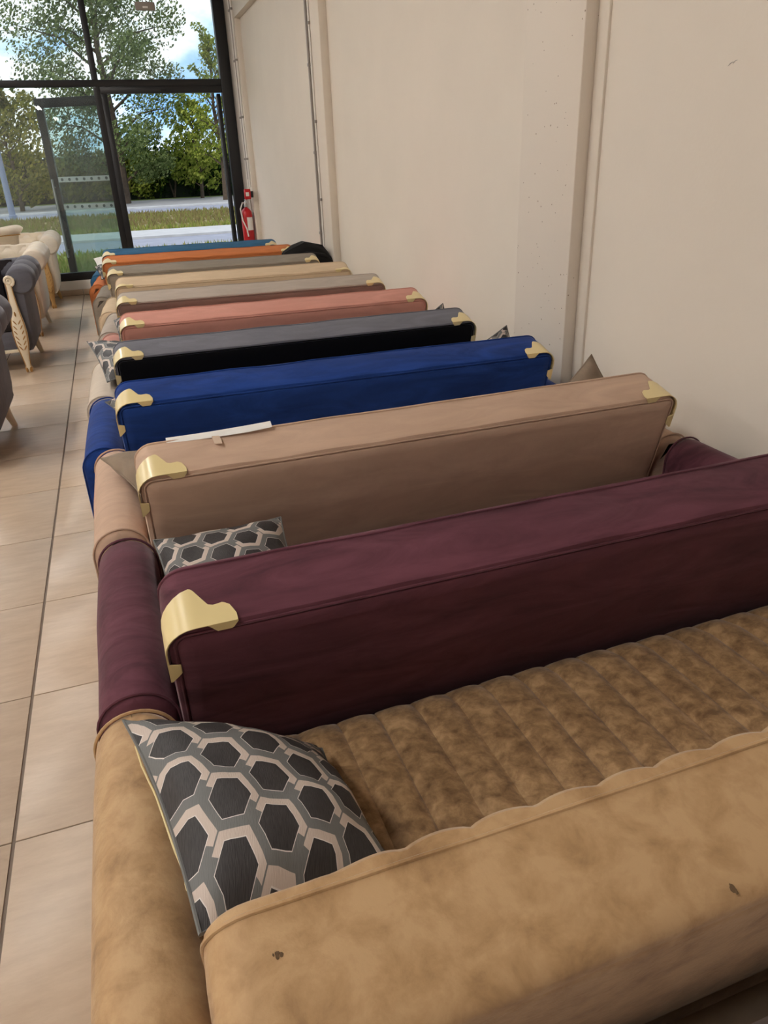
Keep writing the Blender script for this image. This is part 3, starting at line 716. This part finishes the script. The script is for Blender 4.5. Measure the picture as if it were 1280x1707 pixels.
# ------------------------------------------------------------------ cushions
def cushion(name, la, P, th, m, group=None, uvrot=0, uvs=.45, zipper=False, cat='cushion', pinch=.08, puff=.5):
    """P: four corners (a, b, c, d) around; th: full thickness"""
    P = [Vector(p) for p in P]; n = 22
    nrm = (P[2] - P[0]).cross(P[3] - P[1]).normalized(); cen = sum(P, Vector()) / 4
    t = empty(name, cen, 0, label=la, cat=cat, group=group)
    def pos(u, v, sd):
        U, V = 2 * u - 1, 2 * v - 1
        # edges curve inwards a little between the corners
        uu = .5 + .5 * U * (1 - pinch * (1 - V * V) * abs(U)); v2 = .5 + .5 * V * (1 - pinch * (1 - U * U) * abs(V))
        p = P[0].lerp(P[1], uu).lerp(P[3].lerp(P[2], uu), v2)
        h = (max(0, 1 - U * U) * max(0, 1 - V * V)) ** puff * th / 2
        w = (noise.noise(Vector((u * 3 + cen.x * 7, v * 3, sd))) * .012 + noise.noise(Vector((u * 9, v * 9 + cen.y, sd * 3))) * .004) * min(1, h / .02)
        q = p + nrm * sd * (h + w)
        return q - cen
    uvrot = math.radians(uvrot); cr_, sr_ = math.cos(uvrot), math.sin(uvrot)
    b = MB(); uv = []
    for sd in (1, -1):
        base = len(b.v)
        for j in range(n + 1):
            for i in range(n + 1):
                b.v.append(tuple(pos(i / n, j / n, sd))); a, c = (i / n - .5) * uvs, (j / n - .5) * uvs
                uv.append((a * cr_ - c * sr_ + (.03 if sd < 0 else 0), a * sr_ + c * cr_))
        for j in range(n):
            for i in range(n):
                q = (base + j * (n + 1) + i, base + j * (n + 1) + i + 1, base + (j + 1) * (n + 1) + i + 1, base + (j + 1) * (n + 1) + i)
                b.f.append(q if sd > 0 else q[::-1])
    b.build('cover', m, t, uv=uv, ang=180)
    b = MB(); loop = [pos(i / n, 0, 0) for i in range(n)] + [pos(1, j / n, 0) for j in range(n)] + [pos(1 - i / n, 1, 0) for i in range(n)] + [pos(0, 1 - j / n, 0) for j in range(n)]
    b.tube(loop, .0028, 6, closed=True); b.build('edge_seam', m, t, uv=[(0, 0)] * len(b.v))
    if zipper:
        b = MB(); zp = [pos(.1 + .8 * k / 16, .03, -1) - nrm * .002 for k in range(17)]
        b.tube(zp, .0016, 6); z = b.build('zip', MGOLD, t)
        b = MB(); q = zp[14]; b.ell(q, (.004, .014, .003)); b.build('zip_pull', MGOLD, t)
    return t
HEX = hexcloth('hexagon jacquard', (48, 45, 45), (108, 108, 106), (196, 180, 168), (214, 206, 200), .108)
HEXB = hexcloth('black and white hexagon weave', (26, 25, 26), (70, 68, 66), (176, 166, 156), (200, 194, 188), .108, (.3, .2))
SATIN = velvet('taupe satin', (136, 120, 104), .16, .4, (8, 8, 8))
cushion('cushion', 'large hexagon patterned cushion with a zip on the tan sofa', [(.366, -.41, .612), (.457, -.972, .738), (.72, -.90, .63), (.712, -.47, .475)], .15, HEX, 'hexagon patterned cushions', 12, .46, True)
cushion('cushion', 'hexagon patterned cushion lying between the plum and beige sofa backs', [(.462, .33, .60), (.81, .30, .615), (.82, .0, .49), (.47, .0, .49)], .13, HEX, 'hexagon patterned cushions', 96, .44)
cushion('cushion', 'plain taupe satin cushion poking out at the left of the beige sofa back', [(.330, .99, .625), (.45, .70, .57), (.80, .68, .55), (.62, 1.02, .60)], .13, SATIN, 'taupe satin cushions')
cushion('cushion', 'plain taupe satin cushion peaking above the right end of the beige sofa back', [(2.14, .80, .815), (2.30, .72, .56), (2.02, .70, .44), (1.88, .76, .62)], .12, SATIN, 'taupe satin cushions')
cushion('cushion', 'hexagon patterned cushion peeping out at the left of the royal blue sofa back', [(.352, 1.66, .635), (.44, 1.47, .57), (.78, 1.42, .55), (.62, 1.78, .62)], .12, HEX, 'hexagon patterned cushions', 20)
cushion('cushion', 'hexagon patterned cushion corner above the right end of the royal blue sofa back', [(2.185, 1.56, .785), (2.27, 1.52, .56), (2.00, 1.48, .44), (1.92, 1.56, .66)], .12, HEX, 'hexagon patterned cushions', 20)
cushion('cushion', 'hexagon patterned cushion hanging over the left arm of the slate grey sofa', [(.265, 2.90, .655), (.355, 2.20, .585), (.62, 2.26, .62), (.60, 2.72, .60)], .13, HEX, 'hexagon patterned cushions', 35, .44)
cushion('cushion', 'dark hexagon cushion tip above the right end of the slate grey sofa back', [(2.185, 2.31, .775), (2.26, 2.27, .56), (1.98, 2.22, .44), (1.90, 2.3, .62)], .11, HEX, 'hexagon patterned cushions', 50)
cushion('cushion', 'hexagon patterned cushion behind the left end of the dusty pink sofa back', [(.42, 3.50, .655), (.43, 3.05, .57), (.78, 3.02, .57), (.62, 3.46, .69)], .12, HEX, 'hexagon patterned cushions', 10, .44)
cushion('cushion', 'black and white cushion against the left end of the orange sofa', [(.285, 6.62, .66), (.335, 6.22, .585), (.64, 6.20, .6), (.56, 6.58, .69)], .11, HEXB, None, 30, .44)
cushion('cushion', 'small white cushion on the left arm of the petrol blue sofa', [(.27, 7.46, .66), (.30, 7.06, .595), (.60, 7.02, .60), (.56, 7.42, .63)], .11, plain('white cotton', (228, 224, 218), .8), None)

# black jacket thrown over the right arms
jk = empty('jacket', (2.24, 5.62, .56), 0, label='black jacket thrown over the right end of the stone grey sofa', cat='jacket')
b = MB(); rows = []
key = [(-.26, .135, .10), (-.24, .205, .15), (-.15, .255, .2), (-.05, .285, .23), (.05, .275, .24), (.13, .23, .23), (.19, .16, .2), (.225, .08, .16), (.235, .02, .1)]
for xx, zz, w in key:
    row = []
    for k in range(15):
        a = PI * k / 14; q = math.sin(a) ** .5
        row.append((xx + wob(xx, a, 1, 3, .02), -w * math.cos(a) * .9 + wob(xx * 3, a, 5, 2, .02), .004 + (zz + wob(xx * 4, a * 2, 9, 2, .035)) * q * (1 if zz > .03 else .5)))
    rows.append(row)
b.loft(rows, True, True, closed=True); b.build('cloth', velvet('black cloth', (24, 23, 23), .25, .15), jk)
b = MB(); b.tube([(-.2, -.10, .17), (-.05, -.17, .20), (.1, -.19, .17), (.2, -.15, .09)], [.012, .02, .02, .012], 8); b.build('sleeve_fold', velvet('black cloth fold', (32, 31, 31), .2, .15), jk)

# ------------------------------------------------------------------ armchairs
def post(parent, x, gold):
    """carved front post: scroll, slim neck, leaf carved swell, tapering foot"""
    p = empty('front_post', (x, -.005, 0)); p.parent = parent
    key = [(0, .026, .028), (.03, .030, .03), (.055, .021, .024), (.09, .024, .026), (.16, .034, .03), (.24, .050, .036), (.32, .056, .038), (.40, .052, .036), (.48, .040, .03), (.56, .030, .025), (.64, .023, .022), (.70, .022, .02), (.745, .026, .02)]
    b = MB(); rings = []
    for z, w, d in key:
        fy = -.028 * math.sin(PI * min(1, z / .62)) if z < .62 else 0
        rings.append([(w * math.copysign(abs(math.cos(a)) ** .7, math.cos(a)), fy + d * math.copysign(abs(math.sin(a)) ** .7, math.sin(a)), z) for a in [2 * PI * k / 14 for k in range(14)]])
    b.loft(rings, True, True)
    b.build('shaft', MCREAMW if not gold else MGOLDW, p)
    b = MB()
    sp = [(.040 * (1 - k / 26) * math.cos(k * .5 - 1.2) + .006, -.014 - .001 * k * .3, .745 + .040 * (1 - k / 26) * math.sin(k * .5 - 1.2)) for k in range(22)]
    b.tube(sp, [.013 - .0003 * k for k in range(22)], 8); b.build('scroll', MCREAMW if not gold else MGOLDW, p)
    b = MB()
    for k in range(6):
        z = .21 + k * .042; w = .018 + .022 * math.sin(PI * (k + 1) / 7)
        for sg in (-1, 1):
            c = Vector((sg * w * .62, -.028 * math.sin(PI * min(1, z / .62)) - .033, z))
            b.ell(c, (.0055, .006, .024), 8, 5, Matrix.Rotation(sg * .6, 3, 'Y'))
    b.ell((0, -.064, .49), (.007, .007, .02), 8, 5)
    b.build('leaf_carving', MGOLDD, p)
    for sg in (-1, 1):
        b = MB(); b.tube([(sg * (w * .93), (-.028 * math.sin(PI * min(1, z / .62)) if z < .62 else 0) - d * .72, z) for z, w, d in key[1:]], .0035, 6); b.build('gilt_line', MGOLDD, p)
    b = MB()
    for sg in (-1, 1): b.ell((sg * .015, -.03, .02), (.012, .012, .022), 8, 5)
    b.build('toe_carving', MGOLDD, p)
MGOLDW = plain('gilded wood', (198, 160, 104), .4, .15)
def armchair(la, x, y, m, inner, gold, rz=0):
    s = empty('armchair', (x, y, 0), rz, label=la, cat='armchair', group='rolled arm armchairs on the left')
    D = .84
    for sg in (-1, 1):
        # rolled arm with stitched segments
        b = MB(); rings = []; ax, az = sg * .455, .735; R0 = .112
        ks = [0, .006, .03, .1, .2, .27, .285, .3, .4, .5, .555, .57, .585, .7, .8, .83, .84]
        for yy in ks:
            r = R0
            for g in (.285, .57): r -= .014 * math.exp(-((yy - g) / .018) ** 2)
            if yy < .03: r -= .02 * (1 - yy / .03) ** 2
            if yy > .8: r -= .02 * ((yy - .8) / .04) ** 2
            rings.append([(ax + r * math.cos(a) * 1.0, yy, az + yy * .02 + r * math.sin(a)) for a in [2 * PI * k / 24 for k in range(24)]])
        b.loft(rings, True, True); b.build('rolled_arm', m, s)
        # side body below the roll
        b = MB(); rings = []
        for z, xo in ((.17, .425), (.2, .45), (.3, .465), (.45, .47), (.6, .475), (.72, .48)):
            xi = .33
            rings.append([(sg * xi, .02, z), (sg * (xo - .02), .02, z), (sg * xo, .05, z), (sg * xo, D - .1, z), (sg * (xo - .05), D - .02, z), (sg * xi, D - .02, z)][::sg])
        b.loft(rings, True, True); b.build('side', m, s)
        post(s, sg * .365, gold)
        b = MB(); b.tube([(sg * .38, D - .12, .2), (sg * .39, D - .1, .1), (sg * .41, D - .06, 0)], [.032, .026, .018], 10); b.build('rear_leg', MCREAMW if not gold else MGOLDW, s)
    boxo('seat_base', m, s, -.345, .345, .03, D - .05, .17, .34, .02)
    b = MB(); b.box(-.34, .34, .01, D - .16, .335, .46, .045); b.build('seat_cushion', inner, s)
    # back: tufted inner face and top roll
    b = MB(); rows = []
    nx, nz = 36, 20
    for j in range(nz + 1):
        row = []
        for i in range(nx + 1):
            xx = -.345 + .69 * i / nx; z = .40 + .44 * j / nz
            tu = abs(math.sin(PI * (xx / .17 + z / .2))) * abs(math.sin(PI * (xx / .17 - z / .2)))
            row.append((xx, D - .15 + (z - .4) * .12 - .03 * tu ** .5, z))
        rows.append(row)
    for r in rows: r += [(r[-1][0], D - .02, r[-1][2]), (r[0][0], D - .02, r[0][2])]
    b.loft(rows, True, True); bk = b.build('backrest', inner, s)
    for xx, z in ((-.17, .6), (0, .6), (.17, .6), (-.085, .7), (.085, .7)):
        b = MB(); b.ell((xx, D - .15 + (z - .4) * .12 - .004, z), (.014, .01, .014), 10, 5); b.build('button', inner, bk)
    b = MB(); rings = []
    for k in range(41):
        xx = -.46 + .92 * k / 40; r = .098 - .012 * abs(math.cos(PI * xx / .23)) ** 12
        rings.append([(xx, D - .04 + r * math.cos(a), .75 + r * math.sin(a)) for a in [2 * PI * q / 20 for q in range(20)]])
    b.loft(rings, True, True); b.build('back_roll', m, s)
    boxo('back_shell', m, s, -.44, .44, D - .03, D + .03, .17, .76, .02)
    b = MB(); b.box(-.345, .345, .005, .03, .165, .19, .006); b.build('apron', MCREAMW if not gold else MGOLDW, s)
    return s
CH_G = velvet('charcoal velvet', (96, 96, 104), .10, .4)
CH_GD = velvet('dark charcoal velvet', (50, 45, 47), .12, .3)
CH_C = velvet('ivory velvet', (218, 208, 192), .05, .3)
CH_W = velvet('warm ivory velvet', (220, 206, 184), .05, .3)
armchair('charcoal velvet armchair at the left edge, nearest to the viewer', -.745, 2.92, CH_G, CH_GD, False)
armchair('charcoal velvet armchair with a cream carved post, before the ivory ones', -.725, 5.28, CH_G, CH_GD, False)
armchair('ivory armchair half hidden behind the charcoal one', -.735, 6.86, CH_C, CH_C, False)
armchair('ivory armchair with a gilded carved post beside the window', -.695, 8.66, CH_C, CH_W, True)
# tall backed chair turned away
wc = empty('wing_chair', (-.98, 8.06, 0), PI + .25, label='tall ivory chair with a rolled top, its back turned to the viewer', cat='armchair')
b = MB(); rings = []
for z, yy, w in ((.2, .22, .36), (.4, .24, .38), (.7, .28, .43), (.9, .31, .46), (.955, .325, .47)):
    rings.append([(w * math.cos(a) * (1 if abs(math.cos(a)) < .9 else 1), yy + .055 * math.sin(a) - .06 * abs(math.cos(a)) ** 3, z) for a in [2 * PI * k / 28 for k in range(28)]])
b.loft(rings, True, True); b.build('backrest', CH_W, wc)
b = MB(); b.tube([(.48 * math.cos(a), .335 - .07 * abs(math.cos(a)) ** 3, .965 + .012 * math.sin(3 * a)) for a in [PI * k / 24 for k in range(25)]], [.03 + .022 * abs(math.cos(PI * k / 24)) for k in range(25)], 12); b.build('top_roll', CH_C, wc)
b = MB(); b.tube([(.468 * math.cos(a), .385 - .06 * abs(math.cos(a)) ** 3, .928) for a in [PI * k / 24 for k in range(25)]], .006, 6); b.build('gilt_trim', MGOLDD, wc)
b = MB(); b.box(-.33, .33, -.22, .24, .2, .44, .05); b.build('seat', CH_W, wc)
for sg in (-1, 1):
    for yy in (-.16, .2):
        b = MB(); b.tube([(sg * .27, yy, .22), (sg * .29, yy, 0)], [.03, .018], 10); b.build('leg', MGOLDW, wc)
cushion('cushion', 'small gold piped ivory cushion on the armchair beside the window', [(-.72, 9.26, .50), (-.40, 9.26, .50), (-.40, 9.34, .80), (-.72, 9.34, .80)], .11, CH_W, None)
cushion('cushion', 'small dark cushion on the charcoal armchair with the cream post', [(-.82, 5.80, .48), (-.47, 5.80, .48), (-.47, 5.90, .77), (-.82, 5.90, .77)], .11, CH_GD, None)
